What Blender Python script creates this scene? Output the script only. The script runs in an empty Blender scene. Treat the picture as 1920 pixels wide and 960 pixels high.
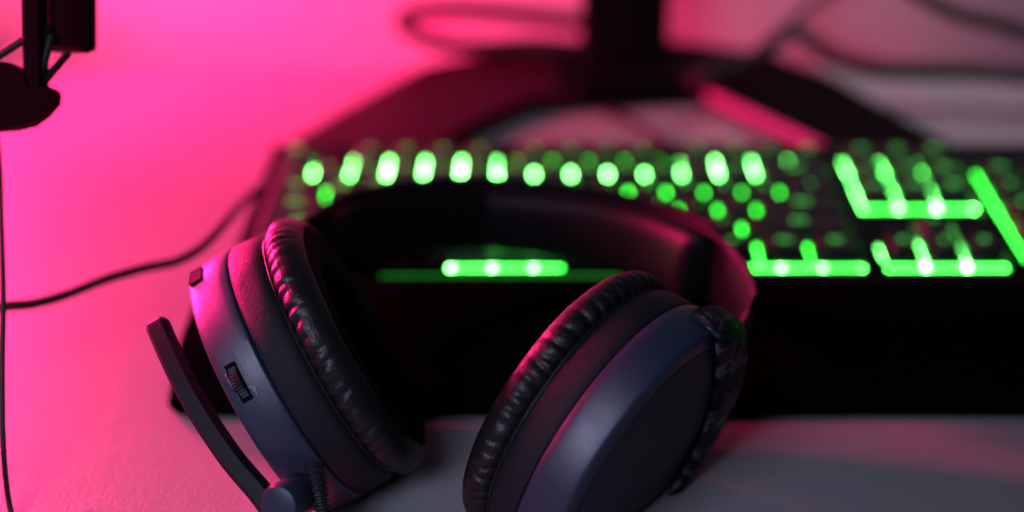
import bpy, bmesh, math, random
from mathutils import Vector, Matrix
random.seed(7)
S = 0.01                       # geometry is written in centimetres
scene = bpy.context.scene
COL = scene.collection

# ------------------------------------------------------------------ camera
TH = math.radians(28.0); FPX = 2667.0; CX = 1008.0; CZ = 32.0
cam_d = bpy.data.cameras.new("camera"); cam = bpy.data.objects.new("camera", cam_d); COL.objects.link(cam)
cam.location = (0, 0, CZ * S)
cam.rotation_euler = (math.pi / 2 - TH, math.radians(0.0), 0)
cam_d.sensor_width = 36; cam_d.lens = 36 * FPX / 1920
cam_d.shift_x = -(CX - 960) / 1920
cam_d.clip_start = 0.01; cam_d.clip_end = 20
cam_d.dof.use_dof = True; cam_d.dof.focus_distance = 47.8 * S; cam_d.dof.aperture_fstop = 2.5
scene.camera = cam

def P(px, py, t):              # photo pixel and depth (cm along the lens axis) -> point in cm
    u = (px - CX) / FPX; v = (py - 480) / FPX
    return Vector((u * t, t * (math.cos(TH) - v * math.sin(TH)), CZ - t * (math.sin(TH) + v * math.cos(TH))))
def PZ(px, py, z):             # photo pixel and height above the desk -> point in cm
    v = (py - 480) / FPX
    return P(px, py, (CZ - z) / (math.sin(TH) + v * math.cos(TH)))

# ------------------------------------------------------------------ world, lamps, exposure
world = bpy.data.worlds.new("World"); scene.world = world; world.use_nodes = True
bg = world.node_tree.nodes["Background"]
bg.inputs[0].default_value = (0.45, 0.55, 0.75, 1); bg.inputs[1].default_value = 0.010
scene.view_settings.view_transform = 'Standard'; scene.view_settings.look = 'None'
scene.view_settings.exposure = 0; scene.view_settings.gamma = 1
scene.render.engine = 'CYCLES'
scene.cycles.use_denoising = True
scene.cycles.max_bounces = 6; scene.cycles.sample_clamp_indirect = 1.0

def lamp(name, loc, target, size, power, color, size_y=None, spread=None):
    d = bpy.data.lights.new(name, 'AREA'); d.energy = power; d.color = color; d.size = size * S
    if size_y: d.shape = 'RECTANGLE'; d.size_y = size_y * S
    if spread: d.spread = math.radians(spread)
    o = bpy.data.objects.new(name, d); COL.objects.link(o)
    o.location = Vector(loc) * S
    o.rotation_euler = (Vector(target) - Vector(loc)).to_track_quat('-Z', 'Y').to_euler()
    return o
MAG = (1, 0.016, 0.175)
lamp("magenta_lamp", (-50, 86, 10), (-17, 53, 3), 14, 3.1, MAG, size_y=8, spread=84)
lamp("side_helper", (-30, 51, 13.5), (-11, 46, 9.5), 7, .38, MAG, size_y=7, spread=46)  # added, unseen: puts the pink wash on the left cup
lamp("wall_helper", (-46, 76, 24), (-19, 91, 4), 24, 1.8, (1, 0.016, 0.15), size_y=8, spread=57)  # added, unseen: second magenta source to brighten the wall
lamp("room_lamp", (28, 78, 44), (22, 78, 0), 22, 0.11, (1.0, 0.84, 0.98), spread=60)
lamp("fill_lamp", (-22, 4, 36), (2, 48, 2), 20, 1.1, (0.64, 0.68, 1.0))

# ------------------------------------------------------------------ materials
def mat(name, color=(.02, .02, .02), rough=.5, bump=None, metallic=0, spec=.5, emit=None, estr=0, coat=0, rvar=0, cvar=None):
    m = bpy.data.materials.new(name); m.use_nodes = True
    nt = m.node_tree; b = nt.nodes["Principled BSDF"]
    b.inputs["Base Color"].default_value = (*color, 1); b.inputs["Roughness"].default_value = rough
    b.inputs["Metallic"].default_value = metallic; b.inputs["Specular IOR Level"].default_value = spec
    b.inputs["Coat Weight"].default_value = coat
    tc = nt.nodes.new("ShaderNodeTexCoord")
    def noise(scale, detail=4):
        n = nt.nodes.new("ShaderNodeTexNoise"); n.inputs["Scale"].default_value = scale; n.inputs["Detail"].default_value = detail
        nt.links.new(tc.outputs["Object"], n.inputs["Vector"]); return n
    if emit:
        b.inputs["Emission Color"].default_value = (*emit, 1); b.inputs["Emission Strength"].default_value = estr
    if rvar:
        n = noise(90); mr = nt.nodes.new("ShaderNodeMapRange")
        mr.inputs["From Min"].default_value = .3; mr.inputs["From Max"].default_value = .7
        mr.inputs["To Min"].default_value = rough - rvar; mr.inputs["To Max"].default_value = rough + rvar
        nt.links.new(n.outputs["Fac"], mr.inputs["Value"]); nt.links.new(mr.outputs["Result"], b.inputs["Roughness"])
    if cvar:
        n = noise(cvar[1], 6); mx = nt.nodes.new("ShaderNodeMix"); mx.data_type = 'RGBA'
        mx.inputs["A"].default_value = (*color, 1); mx.inputs["B"].default_value = (*cvar[0], 1)
        nt.links.new(n.outputs["Fac"], mx.inputs["Factor"]); nt.links.new(mx.outputs["Result"], b.inputs["Base Color"])
    if bump:
        scale, strength, dist = bump
        n = noise(scale, 3); bp = nt.nodes.new("ShaderNodeBump")
        bp.inputs["Strength"].default_value = strength; bp.inputs["Distance"].default_value = dist
        nt.links.new(n.outputs["Fac"], bp.inputs["Height"]); nt.links.new(bp.outputs["Normal"], b.inputs["Normal"])
    return m
M = {}
M['desk'] = mat('desk_white_laminate', (.42, .41, .415), .42, bump=(800, .45, .0012), rvar=.05)
M['wall'] = mat('wall_paint', (.75, .73, .74), .8, bump=(300, .3, .001))
M['shell'] = mat('shell_plastic', (.028, .042, .080), .42, spec=.9, bump=(2600, .25, .0002), rvar=.05)
M['ring'] = mat('ring_textured_plastic', (.016, .017, .022), .5, spec=.3, bump=(2200, .9, .0004))
M['plate'] = mat('plate_plastic', (.010, .015, .032), .45, bump=(2600, .3, .0002))
M['band'] = mat('band_plastic', (.005, .005, .008), .5, spec=.15, bump=(2400, .4, .0002))
M['rubber'] = mat('rubber', (.018, .018, .02), .55)
M['black'] = mat('matte_black', (.004, .004, .005), .8, spec=.1)
M['boom'] = mat('boom_plastic', (.007, .007, .012), .5, spec=.22, bump=(2000, .2, .0002))
M['print'] = mat('raised_print', (.17, .16, .20), .4)
M['stand'] = mat('stand_plastic', (.003, .002, .003), .6, spec=.05)
M['lit_edge'] = mat('stand_lit_edge', (.8, .12, .42), .4)  # magenta light on the foot's inner edge, put into the colour
M['stand_lit'] = mat('stand_red_lit', (.024, .001, .012), .45, spec=.1)  # left foot's copy of the black stand, red light painted into it
M['case'] = mat('case_plastic', (.006, .006, .007), .5, spec=.15, bump=(900, .4, .0003))
M['rest'] = mat('wrist_rest_rubber', (.003, .003, .0035), .9, spec=0, bump=(900, .4, .0003))
M['key'] = mat('keycap_plastic', (.02, .02, .021), .42, bump=(1500, .2, .0002))
M['cable'] = mat('cable_rubber', (.012, .010, .012), .5)
M['mic'] = mat('mic_dark_plastic', (.030, .0006, .006), .7, spec=.05)
M['legend'] = mat('legend_green', (.1, .5, .1), .5, emit=(.07, .8, .09), estr=1.6)
M['spacelegend'] = M['legend']

def leather(rough=.42, spec=.5):
    m = mat('leatherette', (.012, .011, .013), rough, spec=spec)
    nt = m.node_tree; b = nt.nodes["Principled BSDF"]
    tc = nt.nodes.new("ShaderNodeTexCoord")
    v = nt.nodes.new("ShaderNodeTexVoronoi"); v.inputs["Scale"].default_value = 1300
    n = nt.nodes.new("ShaderNodeTexNoise"); n.inputs["Scale"].default_value = 260; n.inputs["Detail"].default_value = 5
    n.inputs["Distortion"].default_value = 1.5
    for q in (v, n): nt.links.new(tc.outputs["Object"], q.inputs["Vector"])
    b1 = nt.nodes.new("ShaderNodeBump"); b1.inputs["Strength"].default_value = .35; b1.inputs["Distance"].default_value = .0002
    b2 = nt.nodes.new("ShaderNodeBump"); b2.inputs["Strength"].default_value = .28; b2.inputs["Distance"].default_value = .0006
    nt.links.new(v.outputs["Distance"], b1.inputs["Height"]); nt.links.new(n.outputs["Fac"], b2.inputs["Height"])
    nt.links.new(b2.outputs["Normal"], b1.inputs["Normal"]); nt.links.new(b1.outputs["Normal"], b.inputs["Normal"])
    return m
M['leather'] = leather(); M['leather_pad'] = leather(.5, .25); M['padcloth'] = mat('pad_cloth', (.005, .004, .005), .9, bump=(1800, .6, .0004), spec=.08)
def camo():
    m = mat('camo_print', (.01, .01, .012), .6, spec=.3); nt = m.node_tree; b = nt.nodes["Principled BSDF"]
    tc = nt.nodes.new("ShaderNodeTexCoord")
    n = nt.nodes.new("ShaderNodeTexNoise"); n.inputs["Scale"].default_value = 85; n.inputs["Detail"].default_value = 2.5; n.inputs["Distortion"].default_value = 1.2
    r = nt.nodes.new("ShaderNodeValToRGB"); r.color_ramp.interpolation = 'CONSTANT'
    e = r.color_ramp.elements; e[0].position = 0; e[0].color = (.003, .003, .004, 1); e[1].position = .47; e[1].color = (.02, .022, .03, 1)
    q = e.new(.55); q.color = (.11, .12, .15, 1); q = e.new(.62); q.color = (.006, .006, .008, 1)
    nt.links.new(tc.outputs["Object"], n.inputs["Vector"]); nt.links.new(n.outputs["Fac"], r.inputs["Fac"]); nt.links.new(r.outputs["Color"], b.inputs["Base Color"])
    return m
M['camo'] = camo()
def glow():                    # green light-guide under the keys; a little brighter at each diode
    m = bpy.data.materials.new('backlight_green'); m.use_nodes = True; nt = m.node_tree
    b = nt.nodes["Principled BSDF"]; b.inputs["Base Color"].default_value = (.3, .6, .3, 1)
    tc = nt.nodes.new("ShaderNodeTexCoord"); n = nt.nodes.new("ShaderNodeTexNoise"); n.inputs["Scale"].default_value = 38
    mr = nt.nodes.new("ShaderNodeMapRange"); mr.inputs["From Min"].default_value = .35; mr.inputs["From Max"].default_value = .65
    mr.inputs["To Min"].default_value = GLOW * .95; mr.inputs["To Max"].default_value = GLOW * 1.6
    nt.links.new(tc.outputs["Object"], n.inputs["Vector"]); nt.links.new(n.outputs["Fac"], mr.inputs["Value"])
    # small diodes on the board: one per column boundary, whiter and stronger than the light guide around them
    sp = nt.nodes.new("ShaderNodeSeparateXYZ"); nt.links.new(tc.outputs["Object"], sp.inputs[0])
    def mth(op, a, b_=None, c_=None):
        n_ = nt.nodes.new("ShaderNodeMath"); n_.operation = op
        for i, q in enumerate((a, b_, c_)):
            if q is None: continue
            if isinstance(q, (int, float)): n_.inputs[i].default_value = q
            else: nt.links.new(q, n_.inputs[i])
        return n_.outputs[0]
    u = mth('DIVIDE', mth('SUBTRACT', sp.outputs[0], -13.2 * S), 1.86 * S)
    u = mth('ADD', u, mth('MULTIPLY', mth('GREATER_THAN', u, 15.2), .5))
    d = mth('ABSOLUTE', mth('SUBTRACT', mth('FRACT', mth('ADD', u, .5)), .5))
    hot = mth('EXPONENT', mth('MULTIPLY', mth('POWER', mth('DIVIDE', d, .075), 2.0), -1.0))
    st = mth('MULTIPLY', mr.outputs["Result"], mth('MULTIPLY_ADD', hot, 2.6, .8))
    mx = nt.nodes.new("ShaderNodeMix"); mx.data_type = 'RGBA'
    mx.inputs["A"].default_value = (.04, 1, .05, 1); mx.inputs["B"].default_value = (.17, 1, .18, 1)
    nt.links.new(hot, mx.inputs["Factor"]); nt.links.new(mx.outputs["Result"], b.inputs["Emission Color"])
    nt.links.new(st, b.inputs["Emission Strength"])
    return m
GLOW = 11.0
M['glow'] = glow()

# ------------------------------------------------------------------ helpers
def link(name, verts, faces, material, parent=None, smooth=True, xf=None, angle=40):
    me = bpy.data.meshes.new(name)
    vs = [(xf @ Vector(v) if xf is not None else Vector(v)) * S for v in verts]
    me.from_pydata([tuple(v) for v in vs], [], faces); me.validate()
    bm = bmesh.new(); bm.from_mesh(me); bmesh.ops.remove_doubles(bm, verts=bm.verts, dist=1e-7)
    bmesh.ops.recalc_face_normals(bm, faces=bm.faces)
    if smooth:
        for f in bm.faces: f.smooth = True
        for e in bm.edges:
            if len(e.link_faces) == 2 and e.calc_face_angle(0) > math.radians(angle): e.smooth = False
    bm.to_mesh(me); bm.free()
    me.materials.append(material)
    o = bpy.data.objects.new(name, me); COL.objects.link(o)
    if parent: o.parent = parent; o.matrix_parent_inverse = parent.matrix_world.inverted()
    return o
def tag(o, label=None, cat=None, group=None, kind=None):
    if label: o['label'] = label
    if cat: o['category'] = cat
    if group: o['group'] = group
    if kind: o['kind'] = kind
    return o
def thing(name, loc, label, cat, group=None):
    o = bpy.data.objects.new(name, None); COL.objects.link(o); o.location = Vector(loc) * S; o.empty_display_size = .01
    bpy.context.view_layer.update()
    return tag(o, label, cat, group)
class MB:
    def __init__(s): s.v = []; s.f = []
    def add(s, v, f):
        n = len(s.v); s.v += [Vector(q) for q in v]; s.f += [tuple(i + n for i in g) for g in f]; return s
    def rings(s, rings, closed=True, caps=True, loop=False):
        n = len(rings[0]); v = [q for r in rings for q in r]; f = []
        R = len(rings)
        for i in range(R if loop else R - 1):
            a = i * n; b = ((i + 1) % R) * n
            for j in range(n if closed else n - 1):
                k = (j + 1) % n; f.append((a + j, a + k, b + k, b + j))
        if caps and not loop: f.append(tuple(range(n))); f.append(tuple((R - 1) * n + j for j in range(n)))
        return s.add(v, f)
    def box(s, lo, hi, bev=0.0):
        x0, y0, z0 = lo; x1, y1, z1 = hi
        if bev <= 0: 
            r = [[(x0, y0, z), (x1, y0, z), (x1, y1, z), (x0, y1, z)] for z in (z0, z1)]
            return s.rings(r)
        R = []
        def ring(z, ins):
            a0, a1, b0, b1 = x0 + ins, x1 - ins, y0 + ins, y1 - ins; c = bev; o = []
            for (cx, cy, st) in ((a1 - c, b1 - c, 0), (a0 + c, b1 - c, 1), (a0 + c, b0 + c, 2), (a1 - c, b0 + c, 3)):
                for k in range(4):
                    t = math.pi / 2 * (st + k / 3); o.append((cx + c * math.cos(t), cy + c * math.sin(t), z))
            return o
        for k in range(4):
            t = math.pi / 2 * k / 3; R.append(ring(z0 + bev * (1 - math.sin(t)), bev * (1 - math.cos(t)) * .9))
        for k in range(4):
            t = math.pi / 2 * k / 3; R.append(ring(z1 - bev * (1 - math.cos(t)), bev * (1 - math.sin(t)) * .9))
        return s.rings(R)
    def tube(s, pts, rad, n=12, caps=True):
        pts = [Vector(p) for p in pts]; R = []; up = None
        for i, p in enumerate(pts):
            d = (pts[min(i + 1, len(pts) - 1)] - pts[max(i - 1, 0)]).normalized()
            if up is None: up = Vector((0, 0, 1)) if abs(d.z) < .9 else Vector((0, 1, 0))
            a = d.cross(up).normalized(); b = a.cross(d).normalized(); up = b
            r = rad[i] if isinstance(rad, (list, tuple)) else rad
            R.append([p + (a * math.cos(2 * math.pi * k / n) + b * math.sin(2 * math.pi * k / n)) * r for k in range(n)])
        return s.rings(R, caps=caps)
    def prism(s, poly, vec):
        vec = Vector(vec); return s.rings([[Vector(p) for p in poly], [Vector(p) + vec for p in poly]])
    def build(s, name, material, parent=None, smooth=True, xf=None, angle=40):
        return link(name, s.v, s.f, material, parent, smooth, xf, angle)
def spline(pts, n=10):
    pts = [Vector(p) for p in pts]; out = []
    q = [pts[0] * 2 - pts[1]] + pts + [pts[-1] * 2 - pts[-2]]
    for i in range(1, len(q) - 2):
        a, b, c, d = q[i - 1:i + 3]
        for k in range(n):
            t = k / n
            out.append(.5 * ((2 * b) + (c - a) * t + (2 * a - 5 * b + 4 * c - d) * t * t + (3 * b - a - 3 * c + d) * t ** 3))
    out.append(pts[-1]); return out
def bev(o, w, seg=3):
    m = o.modifiers.new('bevel', 'BEVEL'); m.width = w * S; m.segments = seg; m.limit_method = 'ANGLE'; m.angle_limit = math.radians(30)
    return o

# ------------------------------------------------------------------ setting
o = MB().box((-110, -5, -3), (120, 86.3, 0)).build('desk', M['desk'], smooth=False); tag(o, kind='structure'); bev(o, .5)
o = MB().box((-160, 91.5, -60), (170, 94, 130)).build('wall', M['wall'], smooth=False); tag(o, kind='structure')

# ------------------------------------------------------------------ keyboard
U = 1.86; X0 = -13.2; YF = 56.3; TILT = .035
kb = thing('keyboard', (7.8, 60, 0), 'black full-size keyboard with green backlight and padded wrist rest, behind the headset', 'keyboard')
def kz(y, z): return z + (y - YF) * TILT
G1 = 15.5; G2 = 19.0; KR = X0 + (G2 + 4) * U
# case: tray with raised rim and islands around the key blocks
def slab(mb, x0, x1, y0, y1, zb, zt, b=.12):
    ring = lambda dz, i: [(x0 + i, y0 + i, kz(y0, dz)), (x1 - i, y0 + i, kz(y0, dz)), (x1 - i, y1 - i, kz(y1, dz)), (x0 + i, y1 - i, kz(y1, dz))]
    mb.rings([ring(zb, 0), ring(zt - b, 0), ring(zt - b * .3, b * .3), ring(zt, b)])
YN = YF + 5 * U; YFR = YN + .2; YB = YFR + U
c = MB()
slab(c, X0 - .6, KR + .9, YF - 1.6, YB + .7, .25, 1.35)                 # base tray
slab(c, X0 - .6, KR + .9, YF - 1.6, YF - .14, 1.36, 1.50)                # front rim
slab(c, X0 - .6, KR + .9, YB + .06, YB + .7, 1.36, 1.9)                 # rear rim
slab(c, X0 - .6, X0 - .02, YF - .35, YB + .05, 1.36, 1.9)                # left rim
slab(c, KR + .12, KR + .9, YF - .31, YB + .14, 1.36, 2.1)
xn0, xn1, xp = X0 + G1 * U, X0 + (G1 + 3) * U, X0 + G2 * U
slab(c, X0 + 15 * U - .03, xn0 - .14, YF - .31, YB + .055, 1.475, 1.9, .05)
slab(c, xn1 + .02, xp - .28, YF - .31, YB + .055, 1.475, 1.9, .05)
slab(c, xn0 + .04, xn1 - .04, YF + 2 * U + .1, YF + 3 * U - .18, 1.36, 1.5, .05)
slab(c, xn0 - .04, xn0 + U - .05, YF + U + .05, YF + 2 * U + .09, 1.36, 1.95, .08)
slab(c, xn1 - U + .05, xn1 + .04, YF + U + .05, YF + 2 * U + .09, 1.36, 1.95, .08)
for u0, u1 in ((1, 2), (6, 6.5), (10.5, 11), (18.55, 23.05)):
    slab(c, X0 + u0 * U + .02, X0 + u1 * U - .02, YFR - .0, YB + .055, 1.475, 1.9, .06)
for xa, xb in ((X0 - .015, -4.02), (1.12, 9.48), (15.12, xn0 + .03), (xn1 - .05, KR + .1)):
    slab(c, xa, xb, YF - .355, YF + .03, 1.475, 1.8, .06)
c.build('case', M['case'], kb, angle=25)
g = MB()
def plate(x0, x1, y0, y1): slab(g, x0, x1, y0, y1, 1.355, 1.45, .02)
plate(X0 + .6, -4.3, YF + U + .05, YF + 4.62 * U)
plate(-4.25, X0 + 15 * U - .12, YF + .05, YF + 4.62 * U)
plate(X0 + .6, X0 + 15 * U - .12, YF + 4.9 * U, YB - .3)
plate(-4.0, 1.1, YF - .13, YF + .045)
plate(9.5, 15.1, YF - .13, YF + .045)
plate(xn0 - .13, xn1 - .02, YF + 3 * U - .16, YF + 4.45 * U)
plate(xn0 - .13, xn1 - .02, YF + 4.85 * U, YB - .5)
plate(xn0 + .05, xn1 - .1, YF - .13, YF + U + .04)
plate(xn0 + U - .04, xn1 - U + .04, YF + U + .045, YF + 2 * U + .08)
plate(xp - .26, KR + .1, YF + .05, YN + .1)
g.build('backlight', M['glow'], kb, smooth=False)
lb = MB(); slab(lb, -7.0, 3.7, YF - 1.0, YF - .86, 1.6, 1.62, .015); lb.build('rim_reflection', mat('rim_reflection_green', (.05, .2, .05), emit=(.05, 1, .08), estr=.3), kb, smooth=False)  # glowing strip painting the backlight's dim reflection on the front rim
# wrist rest
wr = MB(); prof = []
def wring(x, e):
    x += -.6 * (x < 0)
    pts = [(46.6 + e, .05), (46.4 + e, .35), (46.9 + e * 1.5, 1.0 - e * .3), (48.0 + e, 1.55 - e * .4), (50.5, 1.95 - e * .45), (53.0, 2.0 - e * .4), (54.3, 1.9 - e * .4), (54.6, 1.6 - e * .4), (54.62, .3), (54.3, .05)]
    return [(x, y, z) for y, z in pts]
wr.rings([wring(X0 - .95, 1.2), wring(X0 - .85, .6), wring(X0 - .5, .2), wring(X0 + .2, 0), wring(KR - .2, 0), wring(KR + .5, .2), wring(KR + .9, .9)])
wo = wr.build('wrist_rest', M['rest'], kb, angle=60)
# keys
keymesh = {}
def key_mesh(w, h):
    k = (round(w, 2), round(h, 2))
    if k in keymesh: return keymesh[k]
    hx, hy = w * U / 2 - .072, h * U / 2 - .065; R = []
    for z, ix, iyf, iyb in ((0, 0, 0, 0), (.26, .03, .03, .02), (.76, .29, .20, .12), (.84, .33, .24, .16), (.86, .39, .31, .22), (.82, .55, .55, .5)):
        r = []; rad = .12
        for sx, sy in ((1, 1), (-1, 1), (-1, -1), (1, -1)):
            x = sx * (hx - ix); y = (hy - iyb) if sy > 0 else -(hy - iyf)
            st = {(1, 1): 0, (-1, 1): 1, (-1, -1): 2, (1, -1): 3}[(sx, sy)]
            for q in range(3):
                t = math.pi / 2 * (st + q / 2); r.append(((x - sx * rad) + rad * math.cos(t), (y - sy * rad) + rad * math.sin(t), z))
        R.append(r)
    mb = MB().rings(R); o = mb.build('key', M['key'], None, angle=50)
    me = o.data; bpy.data.objects.remove(o); keymesh[k] = me; return me
textmesh = {}
def legend_mesh(ch):
    if ch in textmesh: return textmesh[ch]
    cu = bpy.data.curves.new('legend', 'FONT'); cu.body = ch; cu.size = (.62 if len(ch) < 2 else .36) * S; cu.extrude = .0001
    cu.align_x = 'CENTER'; cu.align_y = 'CENTER'; cu.resolution_u = 3
    o = bpy.data.objects.new('legend', cu); COL.objects.link(o); bpy.context.view_layer.update()
    me = bpy.data.meshes.new_from_object(o.evaluated_get(bpy.context.evaluated_depsgraph_get())); me.name = 'legend'
    bpy.data.objects.remove(o); me.materials.clear(); me.materials.append(M['legend']); textmesh[ch] = me; return me
def key(u, y0, w, ch, h=1):
    x = X0 + (u + w / 2) * U; y = y0 + h * U / 2
    o = bpy.data.objects.new('key', key_mesh(w, h)); COL.objects.link(o); o.parent = kb; o.matrix_parent_inverse = kb.matrix_world.inverted()
    o.location = (x * S, y * S, kz(y, 1.50) * S); o.rotation_euler = (TILT, 0, 0)
    if ch:
        l = bpy.data.objects.new('legend', legend_mesh(ch)); COL.objects.link(l); l.parent = o
        l.location = (0 if w < 1.5 else 0, .12 * S, .845 * S)
def row(y, items, u=0):
    for it in items:
        if it is None: continue
        if isinstance(it, (int, float)): u += it; continue
        ch, w = it if isinstance(it, tuple) else (it, 1)
        key(u, y, w, ch); u += w
row(YFR, ['Esc', 1, 'F1', 'F2', 'F3', 'F4', .5, 'F5', 'F6', 'F7', 'F8', .5, 'F9', 'F10', 'F11', 'F12', .5, 'Prt', 'Scr', 'Brk'])
row(YF + 4 * U, list('`1234567890-=') + [('Back', 2), .5, 'Ins', 'Hm', 'PgU', .5, 'Nm', '/', '*', '-'])
row(YF + 3 * U, [('Tab', 1.5)] + list('QWERTYUIOP[]') + [('\\', 1.5), .5, 'Del', 'End', 'PgD', .5, '7', '8', '9'])
row(YF + 2 * U, [('Caps', 1.75)] + list("ASDFGHJKL;'") + [('Enter', 2.25), 4.0, '4', '5', '6'])
row(YF + 1 * U, [('Shift', 2.25)] + list('ZXCVBNM,./') + [('Shift', 2.75), 1.5, '^', 1.5, '1', '2', '3'])
row(YF, [('Ctrl', 1.25), ('Win', 1.25), ('Alt', 1.25), ('', 6.25), ('Alt', 1.25), ('Fn', 1.25), ('Mnu', 1.25), ('Ctrl', 1.25), .5, '<', 'v', '>', .5, ('0', 2), '.'])
key(G2 + 3, YF + 2 * U, 1, '+', 2); key(G2 + 3, YF, 1, 'Ent', 2)

# ------------------------------------------------------------------ headset
hs = thing('headset', (-2, 47, 0), 'dark over-ear gaming headset with flip-down mic boom, lying against the keyboard', 'headset')
def frame(center, n, w):
    n = Vector(n).normalized(); w = Vector(w); w = (w - n * w.dot(n)).normalized(); e2 = n.cross(w).normalized()
    m = Matrix.Identity(4)
    for i in range(3): m[i][0] = w[i]; m[i][1] = e2[i]; m[i][2] = n[i]; m[i][3] = center[i]
    return m
FL = frame(P(563, 694, 51.5), (-.8775, -.170, -.448), (-.477, .413, .776))
FR = frame(P(1148, 815, 49.4), (.736, -.634, -.235), (.566, .387, .728)) @ Matrix.Diagonal((1.06, 1, 1, 1))
A, B = 5.05, 4.35
def sec(d, z, N=128, a=A, b=B, e=2.1):
    r = []
    for k in range(N):
        t = 2 * math.pi * k / N; c_, s_ = math.cos(t), math.sin(t)
        r.append(((a - d) * math.copysign(abs(c_) ** (2 / e), c_), (b - d) * math.copysign(abs(s_) ** (2 / e), s_), z))
    return r
def surf(t, d, z, e=2.1):
    c_, s_ = math.cos(t), math.sin(t)
    return Vector(((A - d) * math.copysign(abs(c_) ** (2 / e), c_), (B - d) * math.copysign(abs(s_) ** (2 / e), s_), z))
def prof_loft(prof, name, m, xf, caps=True, parent=None, angle=40, N=160):
    return MB().rings([sec(d, z, N) for d, z in prof], caps=caps).build(name, m, parent or hs, xf=xf, angle=angle)
SHELL = [(.6, -.05), (.10, -.04), (.03, .0), (0, .05), (-.02, .35), (0, .7), (.04, 1.1), (.09, 1.42), (.13, 1.52), (.20, 1.57), (.4, 1.59), (.72, 1.6)]
RING = [(.75, -1.34), (.50, -1.38), (.36, -1.36), (.22, -1.27), (.12, -1.12), (.06, -.92), (.03, -.65), (.02, -.40), (.03, -.15), (.07, -.08), (.16, -.06)]
def cushion(xf, seed):
    rnd = random.Random(seed); N = 900; creases = []
    t = 0
    while t < 2 * math.pi - .06:
        creases.append((t, rnd.uniform(.6, 1.0), rnd.uniform(.022, .032), rnd.uniform(-.05, .09), rnd.uniform(.6, 1.1))); t += rnd.uniform(.085, .13)
    # outer wall -> crest -> inner wall (d inset, z towards the head)
    prof = [(.75, -1.30), (.5, -1.34), (.34, -1.40), (.2, -1.46), (.08, -1.55), (0, -1.68), (-.05, -1.84), (-.05, -2.02), (.0, -2.2), (.1, -2.38), (.26, -2.55), (.48, -2.68),
            (.75, -2.75), (1.05, -2.74), (1.5, -2.72), (1.95, -2.64), (2.35, -2.42), (2.55, -2.1), (2.55, -1.75), (2.3, -1.4)]
    fine = []
    for i in range(len(prof) - 1):
        for k in range(3):
            f = k / 3; fine.append((prof[i][0] * (1 - f) + prof[i + 1][0] * f, prof[i][1] * (1 - f) + prof[i + 1][1] * f, (i + f) / (len(prof) - 1)))
    fine.append((*prof[-1], 1)); rings = []
    for d, z, s in fine:
        env = math.exp(-((s - .2) / .17) ** 2); env2 = math.exp(-((s - .3) / .28) ** 2); r = []
        for k in range(N):
            a = 2 * math.pi * k / N; dd = 0
            for (tc, am, wd, sl, ln) in creases:
                q = (a - tc - sl * (s - .2) * 2 + math.pi) % (2 * math.pi) - math.pi
                if abs(q) < .2: dd += am * math.exp(-(q / wd) ** 2) * .16 * math.exp(-((s - .17) / (.24 * ln)) ** 2)
            dd += env2 * .014 * (math.sin(a * 13 + s * 9 + seed) + math.sin(a * 29 - s * 14 + 2 * seed) * .6)
            p = surf(a, d + dd, z); r.append(p)
        rings.append(r)
    o = MB().rings(rings, caps=False).build('ear_cushion', M['leather'], hs, xf=xf, angle=180)
    o.data.materials.append(M['padcloth'])
    inv = xf.inverted()
    for f in o.data.polygons:
        c_ = inv @ (f.center / S); k_ = ((c_.x / (A - .6)) ** 2 + (c_.y / (B - .6)) ** 2)
        if k_ < 1: f.material_index = 1
    MB().rings([sec(1.5, -1.45), sec(1.5, -1.40)]).build('speaker_cloth', M['black'], o, xf=xf)
    # piping seam between cushion and cup ring
    pts = [surf(2 * math.pi * k / 160, .30, -1.375) for k in range(161)]
    MB().tube(pts, .06, 8, caps=False).build('seam', M['leather'], o, xf=xf)
    return o
cushion(FL, 3); cushion(FR, 11)
cups = []
for xf in (FL, FR):
    c = prof_loft(SHELL, 'ear_cup', M['shell'], xf, caps=True, angle=50); cups.append(c)
    prof_loft(RING, 'trim_ring', M['ring'], xf, caps=True, parent=c)
    MB().rings([sec(.16, z, 160) for z in (-.075, -.045)]).build('shadow_gap', M['black'], c, xf=xf)
    prof_loft([(.73, 1.5), (.73, 1.615), (.8, 1.635), (1.2, 1.66), (2.0, 1.70), (3.0, 1.72)], 'outer_plate', M['plate'], xf, parent=c)
cupL, cupR = cups

# --- dial, slot, panel and marks on the side wall of the mic-side cup
def wall_frame(xf, t, z):     # frame on the side wall: x along the rim, y towards outer face, z out of the wall
    p = surf(t, .0, z); q = surf(t + .01, .0, z); tx = (q - p).normalized(); ny = Vector((0, 0, 1)); nz = tx.cross(ny).normalized()
    m = Matrix.Identity(4)
    for i in range(3): m[i][0] = tx[i]; m[i][1] = ny[i]; m[i][2] = nz[i]; m[i][3] = p[i]
    return xf @ m
def find_angle(px, py, xf, z):  # rim angle whose projection is nearest a photo pixel
    best = None
    for k in range(720):
        t = 2 * math.pi * k / 720; w = xf @ surf(t, 0, z)
        d_ = w.y * math.cos(TH) + (CZ - w.z) * math.sin(TH); u_ = CX + FPX * w.x / d_; v_ = 480 - FPX * (w.y * math.sin(TH) - (CZ - w.z) * math.cos(TH)) / d_
        # only the camera side
        nrm = (xf.to_3x3() @ surf(t, 0, 0)).normalized()
        if nrm.dot(Vector((0, -.88, .47))) < 0: continue
        e = (u_ - px) ** 2 + (v_ - py) ** 2
        if best is None or e < best[0]: best = (e, t)
    return best[1]
ta = find_angle(436, 722, FL, .95)
WF = wall_frame(FL, ta, .95) @ Matrix.Diagonal((-.85, .85, .85, 1))
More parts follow.
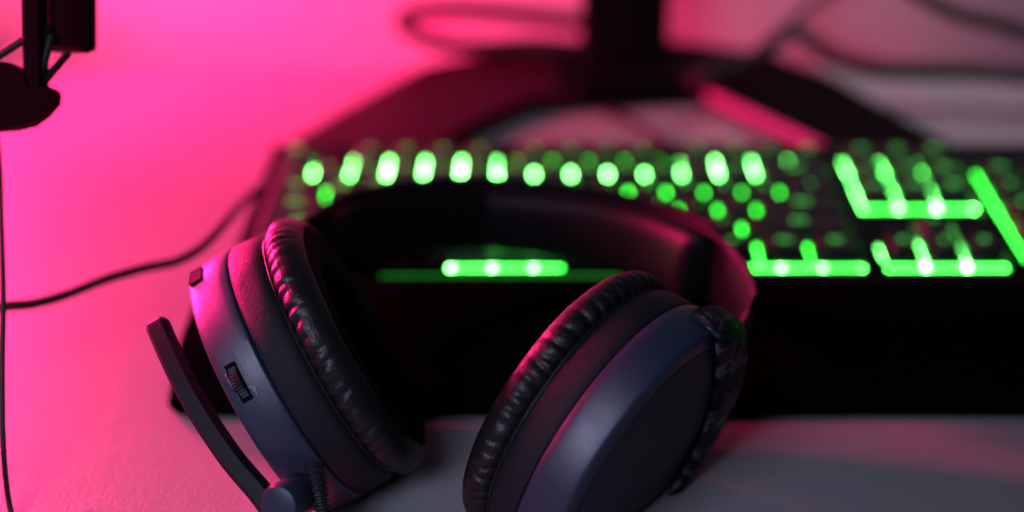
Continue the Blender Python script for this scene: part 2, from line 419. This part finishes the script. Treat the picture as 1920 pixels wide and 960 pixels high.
# curved panel a hair proud of the wall
def wall_patch(t0, t1, z0, z1, h, name, m, parent, nt=16):
    mb = MB(); rows = []
    for k in range(nt + 1):
        t = t0 + (t1 - t0) * k / nt
        rows.append([surf(t, .05, z0), surf(t, -h, z0), surf(t, -h - .005, (z0 + z1) / 2), surf(t, -h, z1), surf(t, .05, z1)])
    return mb.rings(rows).build(name, m, parent, xf=FL, angle=30)
dt = .19
wall_patch(ta - dt * 1.15, ta + dt * 1.15, .04, .64, .013, 'dial_panel', M['shell'], cupL)
slot = MB().box((-.82, -.24, -.3), (.82, .24, .035), .03).build('dial_slot', M['black'], cupL, xf=WF)
w = MB(); n = 84; rings = []
for yy, rr in ((-.17, .84), (-.15, .9), (.15, .9), (.17, .84)):
    rings.append([((rr + (.035 if k % 2 else -.02)) * math.cos(2 * math.pi * k / n), yy, (rr + (.035 if k % 2 else -.02)) * math.sin(2 * math.pi * k / n) - .68) for k in range(n)])
w.rings(rings); w.build('volume_dial', M['rubber'], cupL, xf=WF, angle=20)
r = []
for k in range(9):
    t = math.pi / 2 * k / 8; r.append([(-.1 + .42 * math.cos(t) * math.cos(a), .30 + .13 * math.cos(t) * math.sin(a), .0 + .13 * math.sin(t)) for a in [2 * math.pi * q / 20 for q in range(20)]])
MB().rings(r, caps=False).build('thumb_rest', M['shell'], cupL, xf=WF)
mk = MB()
for k in range(12):
    x = -.62 + k * .085; hgt = .03 + .008 * k; mk.box((x, -.34 - hgt, -.04), (x + .045, -.34, .05))
mk.build('volume_marks', M['print'], cupL, smooth=False, xf=WF)
# little microphone-shaped symbol beside the marks
ic = MB(); ang = [2 * math.pi * q / 20 for q in range(20)]
ic.rings([[(.52 + .13 * math.cos(a), -.46 + .09 * math.sin(a) * (1.2 if math.sin(a) < 0 else .8), z) for a in ang] for z in (-.05, .058)])
ic.box((.62, -.50, -.05), (.80, -.43, .056)); ic.box((.36, -.44, -.05), (.44, -.28, .054))
ic.build('volume_symbol', M['print'], cupL, smooth=False, xf=WF)

# --- small recess cover at the top of the mic-side cup
tb = find_angle(392, 520, FL, 1.2); HF = wall_frame(FL, tb, 1.15)
MB().box((-.5, -.2, -.2), (.5, .3, .03), .02).build('hinge_cover', M['black'], cupL, xf=HF)

# --- microphone boom and pivot
bp = spline([P(508, 950, 47.0), P(483, 917, 47.2), P(437, 863, 47.5), P(390, 795, 47.9), P(349, 725, 48.3), P(317, 658, 48.8), P(297, 612, 49.2)], 6)
boom = MB(); R = []
side = Vector((.84, .25, .48)).normalized()
for i, p in enumerate(bp):
    d = (bp[min(i + 1, len(bp) - 1)] - bp[max(i - 1, 0)]).normalized(); a = (side - d * side.dot(d)).normalized(); b = d.cross(a)
    hw, ht = .40, .34
    R.append([p + a * x * hw + b * y * ht for x, y in ((1, .4), (.6, 1), (-.6, 1), (-1, .4), (-1, -.4), (-.6, -1), (.6, -1), (1, -.4))])
    if i == len(bp) - 1:
        for (e, sc) in ((.10, .95), (.22, .6)):
            R.append([p + d * e + a * x * hw * sc + b * y * ht * sc + a * .05 * (e > .15) for x, y in ((1, .4), (.6, 1), (-.6, 1), (-1, .4), (-1, -.4), (-.6, -1), (.6, -1), (1, -.4))])
boom.rings(R); bo = boom.build('microphone_boom', M['boom'], hs, angle=25)
pc = P(532, 942, 46.6); ax = (P(500, 935, 46.2) - P(566, 900, 48.6)).normalized()
mb = MB(); mb.tube([pc - ax * 1.3, pc - ax * 1.2, pc + ax * .25, pc + ax * .42, pc + ax * .48], [.66, .72, .70, .62, .4], 40)
mb.build('boom_pivot', M['shell'], bo, angle=35)

# --- ribbed strain relief and lead
sr = spline([P(588, 878, 48.0), P(596, 915, 47.4), P(603, 950, 47.2), P(614, 1000, 47.2)], 14); mb = MB(); rad = []
for i in range(len(sr)): rad.append((.34 - .08 * i / len(sr)) * (1.0 if (i % 4) < 2 else .72))
mb.tube(sr, rad, 20); s_ = mb.build('strain_relief', M['rubber'], hs, angle=35)
ld = spline([P(613, 996, 47.2), P(630, 1060, 47), P(600, 1130, 48.2), P(480, 1220, 47.5), P(200, 1300, 46.0)], 8)
ld = [Vector((p.x, p.y, max(p.z, .2))) for p in ld]
MB().tube(ld, .17, 12).build('lead', M['cable'], s_)

# --- headband
PLe = P(508, 545, 54.5); PRe = P(1396, 622, 52.8); AP = P(985, 402, 62.5)
C = (PLe + PRe) / 2; EX = (PRe - PLe) / 2; EY = AP - C; WD = Vector((.05, -.28, .96)).normalized()
def arch(t, off=0):
    k = .86
    c_, s_ = math.cos(t), math.sin(t)
    p = C + EX * math.copysign(abs(c_) ** k, c_) + EY * abs(s_) ** k
    if off:
        q = C + EX * math.copysign(abs(math.cos(t + .01)) ** k, math.cos(t + .01)) + EY * abs(math.sin(t + .01)) ** k
        q0 = C + EX * math.copysign(abs(math.cos(t - .01)) ** k, math.cos(t - .01)) + EY * abs(math.sin(t - .01)) ** k
        d = (q - q0).normalized(); nrm = d.cross(WD).normalized()
        if nrm.dot(p - C) < 0: nrm = -nrm
        p = p + nrm * off
    return p
def strip(t0, t1, i0, i1, hw, name, m, parent, n=60, rnd=.14, endtaper=0, tap=(1, 1), e=3.0, wob=0):
    R = []
    for i in range(n + 1):
        t = t0 + (t1 - t0) * i / n; r = []; sc = 1
        if endtaper:
            q = min(i if tap[0] else n, n - i if tap[1] else n) / n
            sc = min(1, (q / endtaper)) ** .4 if q < endtaper else 1
            sc = max(sc, .35)
        mid = (i0 + i1) / 2; th = (i1 - i0) / 2 * sc
        a = arch(t, 1) - arch(t, 0); base = arch(t, 0)
        for k in range(24):
            g_ = 2 * math.pi * k / 24; cx = math.copysign(abs(math.cos(g_)) ** (2 / e), math.cos(g_)); sy = math.copysign(abs(math.sin(g_)) ** (2 / e), math.sin(g_))
            r.append(base + a * (i1 - th + cx * th) + WD * (sy * (hw + .35 * max(0, math.cos(t)) ** 3) * (sc * .3 + .7)))
        R.append(r)
    return MB().rings(R).build(name, m, parent, angle=50)
hb = strip(-.06, math.pi + .06, .0, .38, 1.55, 'headband', M['band'], hs, 90)
strip(math.radians(31), math.radians(98), -1.25, -.01, 1.70, 'head_pad', M['leather_pad'], hb, 50, tap=(1, 0), endtaper=.05, e=2.6)
strip(math.radians(98.2), math.radians(150), -1.22, -.01, 1.68, 'head_pad', M['padcloth'], hb, 50, tap=(0, 1), endtaper=.05, e=2.6)
strip(math.radians(34), math.radians(146), .39, .62, 1.6, 'outer_cover', M['band'], hb, 70, endtaper=.05)

# --- yokes: arm from band end to the cup
for (pe, xf, t_at) in ((PRe, FR, None), (PLe, FL, None)):
    loc = xf.inverted() @ pe; t0 = math.atan2(loc.y / B, loc.x / A)
    p0 = pe + Vector((0, 0, .2)); p1 = pe * .55 + (xf @ surf(t0, -.25, .9)) * .45; p2 = xf @ surf(t0, -.28, .9); p3 = xf @ surf(t0, .25, 1.72); p4 = xf @ surf(t0, 1.4, 1.95)
    path = spline([p0, p1, p2, p3, p4], 6); R = []; tn = (xf.to_3x3() @ (surf(t0 + .05, 0, 0) - surf(t0 - .05, 0, 0))).normalized()
    for i, p in enumerate(path):
        d = (path[min(i + 1, len(path) - 1)] - path[max(i - 1, 0)]).normalized(); b = d.cross(tn).normalized(); hw = .85 - .1 * i / len(path)
        R.append([p + tn * hw * math.copysign(abs(math.cos(a)) ** .6, math.cos(a)) + b * .24 * math.copysign(abs(math.sin(a)) ** .7, math.sin(a)) for a in [2 * math.pi * q / 24 for q in range(24)]])
    MB().rings(R).build('yoke', M['ring'], hs)

# --- camo cover over the outer side of the far cup, with its dark gap
def on_face(px, py, xf, z):
    o_ = xf.inverted() @ Vector((0, 0, CZ)); q = xf.inverted() @ P(px, py, 50); d = q - o_; k = (z - o_.z) / d.z; return o_ + d * k
inner = [on_face(x, y, FR, 1.72) for x, y in ((1338, 640), (1340, 675), (1337, 725), (1322, 790), (1290, 860), (1248, 930), (1215, 985))]
inner = spline(inner, 4)
def outer_pts():
    a0 = math.atan2(inner[0].y / B, inner[0].x / A); a1 = math.atan2(inner[-1].y / B, inner[-1].x / A)
    if a1 > a0: a1 -= 2 * math.pi
    if a0 - a1 > math.pi: a1 += 2 * math.pi
    return a0, a1
a0, a1 = outer_pts(); N = len(inner)
R = [[], [], [], []]
rows = []
for j in range(7):                       # from inner edge to rim and over it
    f = j / 6; rw = []
    for i, p in enumerate(inner):
        a = a0 + (a1 - a0) * i / (N - 1); q = surf(a, .0, 1.72)
        wob = .03 * math.sin(i * .9)
        if j < 5: g_ = j / 4; v_ = p.lerp(Vector((q.x * .97, q.y * .97, 0)), g_); v_.z = 1.78 + .28 * math.sin(math.pi * (.15 + .6 * g_))
        elif j == 5: v_ = surf(a, -.36 * math.sin(math.pi * min(1, .12 + i / (N - 1))) - .08 + wob, 1.4)
        else: v_ = surf(a, -.40 * math.sin(math.pi * min(1, .12 + i / (N - 1))) - .08 + wob, .6)
        rw.append(v_)
    rows.append(rw)
low = [[Vector((v.x, v.y, v.z - .14)) if j < 5 else surf(a0 + (a1 - a0) * i / (N - 1), .03, v.z) for i, v in enumerate(rw)] for j, rw in enumerate(rows)]
mb = MB(); mb.rings(rows, closed=False, caps=False); n0 = len(mb.v); mb.rings(low, closed=False, caps=False)
per = [j * N for j in range(7)] + [6 * N + i for i in range(1, N)] + [j * N + N - 1 for j in range(5, -1, -1)] + [i for i in range(N - 2, 0, -1)]
for k in range(len(per)): a_, b_ = per[k], per[(k + 1) % len(per)]; mb.f.append((a_, b_, b_ + n0, a_ + n0))
mb.build('camo_cover', M['camo'], cupR, xf=FR, angle=35)

# ------------------------------------------------------------------ monitor stand
ms = thing('monitor_stand', (5, 80, 0), 'black monitor stand with thick post and two splayed feet behind the keyboard', 'monitor stand')
def foot(pix, z0, z1):
    poly = [PZ(x, y, z1) for x, y in pix]; low = [Vector((p.x, p.y, z0)) for p in poly]
    return MB().rings([low, poly])
o = foot([(1098, 176), (1000, 182), (905, 222), (822, 268), (775, 285), (520, 285), (545, 262), (640, 205), (742, 148), (800, 118), (930, 96), (1098, 84)], .2, 1.3).build('foot', M['stand_lit'], ms, angle=25); bev(o, .25)
o = foot([(1099, 176), (1322, 163), (1560, 272), (1590, 290), (1830, 290), (1775, 262), (1660, 200), (1560, 140), (1450, 100), (1330, 82), (1252, 72), (1099, 84)], .2, 1.3).build('foot', M['stand'], ms, angle=25); bev(o, .25)
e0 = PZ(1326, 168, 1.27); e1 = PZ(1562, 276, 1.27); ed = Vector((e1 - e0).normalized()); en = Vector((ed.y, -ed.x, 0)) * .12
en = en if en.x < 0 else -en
MB().rings([[p + en * k + Vector((0, 0, h)) for k, h in ((0, -.7), (1, -.66), (1, .0), (0, .03))] for p in (e0, e0 + (e1 - e0) * .5, e1)]).build('lit_edge_strip', M['lit_edge'], o)  # added strip: light caught by the foot's side face, painted pink
pb = PZ(1170, 135, 1.3)
o = MB().box((pb.x - 3.0, pb.y - 1.2, .9), (pb.x + 2.9, pb.y + 1.6, 34), .4).build('post', M['black'], ms)
o = MB().box((pb.x - 4.2, pb.y - 2.4, 1.25), (pb.x + 4.2, pb.y + 2.6, 1.9), .3).build('post_base', M['black'], ms)

# ------------------------------------------------------------------ cables
def cable(name, pts, r, label, group=None, m='cable'):
    o = MB().tube(spline(pts, 8), r, 10).build(name, M[m]); return tag(o, label, 'cable', group)
def onz(lst, z): return [PZ(x, y, z) for x, y in lst]
cable('cable', [P(-60, 592, 53.2), P(8, 575, 53.5), P(60, 570, 54), P(120, 554, 55), P(200, 523, 56), P(270, 503, 57), P(330, 490, 57.8), P(375, 465, 58.8), P(410, 430, 60), P(440, 396, 62), P(470, 365, 65), P(497, 345, 67.5)],
      .2, 'thin dark cable running across the pink desk to the left edge of the keyboard')
cable('cable', [P(-12, 215, 52), P(-2, 300, 51.5), P(2, 420, 51), P(6, 560, 50.5), P(4, 700, 50), P(7, 850, 49.7), P(22, 965, 50), P(60, 1060, 48)],
      .10, 'thin dark cable hanging from the microphone mount along the left edge')
cable('cable', [P(x, y, 89) for x, y in ((1110, 92), (1000, 84), (900, 88), (820, 80), (768, 58), (752, 38), (780, 22), (860, 18), (960, 26), (1060, 38), (1110, 44))],
      .5, 'blurred dark red cable loop on the desk left of the monitor post')
cable('cable', onz([(1085, 165), (1130, 200), (1190, 232), (1240, 262), (1290, 300)], .3), .22, 'faint cable on the desk between the two stand feet')
cable('cable', [P(x, y, t) for x, y, t in ((1300, 150, 81), (1390, 122, 84), (1440, 90, 86), (1475, 60, 87), (1505, 66, 87), (1560, 105, 86), (1640, 128, 84), (1720, 132, 83.5), (1830, 134, 83.5), (1930, 142, 83), (2100, 150, 83))], .55, 'thick black cable running right from the stand foot across the grey desk')
cable('cable', [P(1470, 60, 90), P(1510, 20, 90), P(1570, -25, 90), P(1620, -60, 90)], .3, 'faint dark cable rising behind the thick black cable')
cable('cable', [P(1690, -30, 80), P(1740, 0, 80), P(1800, 28, 80), P(1860, 42, 80), P(1930, 62, 80), P(2050, 90, 80)], .42, 'black cable crossing the top right corner')

# ------------------------------------------------------------------ microphone in its shock mount
mc = thing('microphone', P(60, 240, 51.0), 'black microphone in an elastic shock mount hanging over the left end of the desk', 'microphone')
V = (P(960, 480, 56) - P(960, 480, 55.01)).normalized()            # lens axis direction
def xpoly(pix, t, depth, name, m, parent, b=.06):
    o = MB().prism([P(x, y, t) for x, y in pix], V * depth).build(name, m, parent, angle=25); bev(o, b); return o
mt = xpoly([(36, -160), (70, -160), (72, 60), (74, 168), (44, 168), (40, 60)], 50.2, 1.1, 'mount_post', M['mic'], mc)
b_ = xpoly([(-70, 108), (-20, 112), (22, 118), (46, 140), (49.0, 162), (88, 160), (95, 168), (94, 190), (72, 214), (48, 232), (14, 240), (-70, 246)], 50.0, 1.3, 'mount_cradle', M['mic'], mc, .15)
mb = MB(); base = P(128, -160, 52.2); end = P(128, 92, 52.2); d = (end - base)
mb.tube([base, base + d * .5, base + d * .97, end, end + d * .015], [1.0, 1.0, 1.0, .96, .7], 36); mb.build('microphone_body', M['mic'], mc)
mb = MB(); e2_ = P(152, 70, 51.6); mb.tube([P(158, -160, 52.0), P(158, 10, 52.0), P(158, 92, 52.0), P(158, 99, 52.0)], [.34, .34, .30, .2], 20); mb.build('clip', M['mic'], mc)
for a, b in (((95, 68, 50.8), (74, 150, 50.6)), ((128, 100, 51.4), (80, 156, 50.7)), ((-30, 122, 50.5), (42, 76, 50.4)), ((70, 49.0, 50.6), (98, 62, 51.2)), ((92, 58, 51.0), (70, 66, 50.6))):
    MB().tube([P(*a), P(*b)], .15, 10).build('elastic_cord', M['cable'], mc)
rb = []
for k in range(40): a = 2 * math.pi * k / 40; rb.append((math.cos(a), math.sin(a)))
o = MB().rings([[P(-40, -30, 51.0) + Vector((1.35 * r_ * x, 1.35 * r_ * y * .8, h)) for x, y in rb] for h, r_ in ((-.3, .8), (-.2, 1), (.6, 1), (.8, .8))]).build('mount_knob', M['mic'], mc)
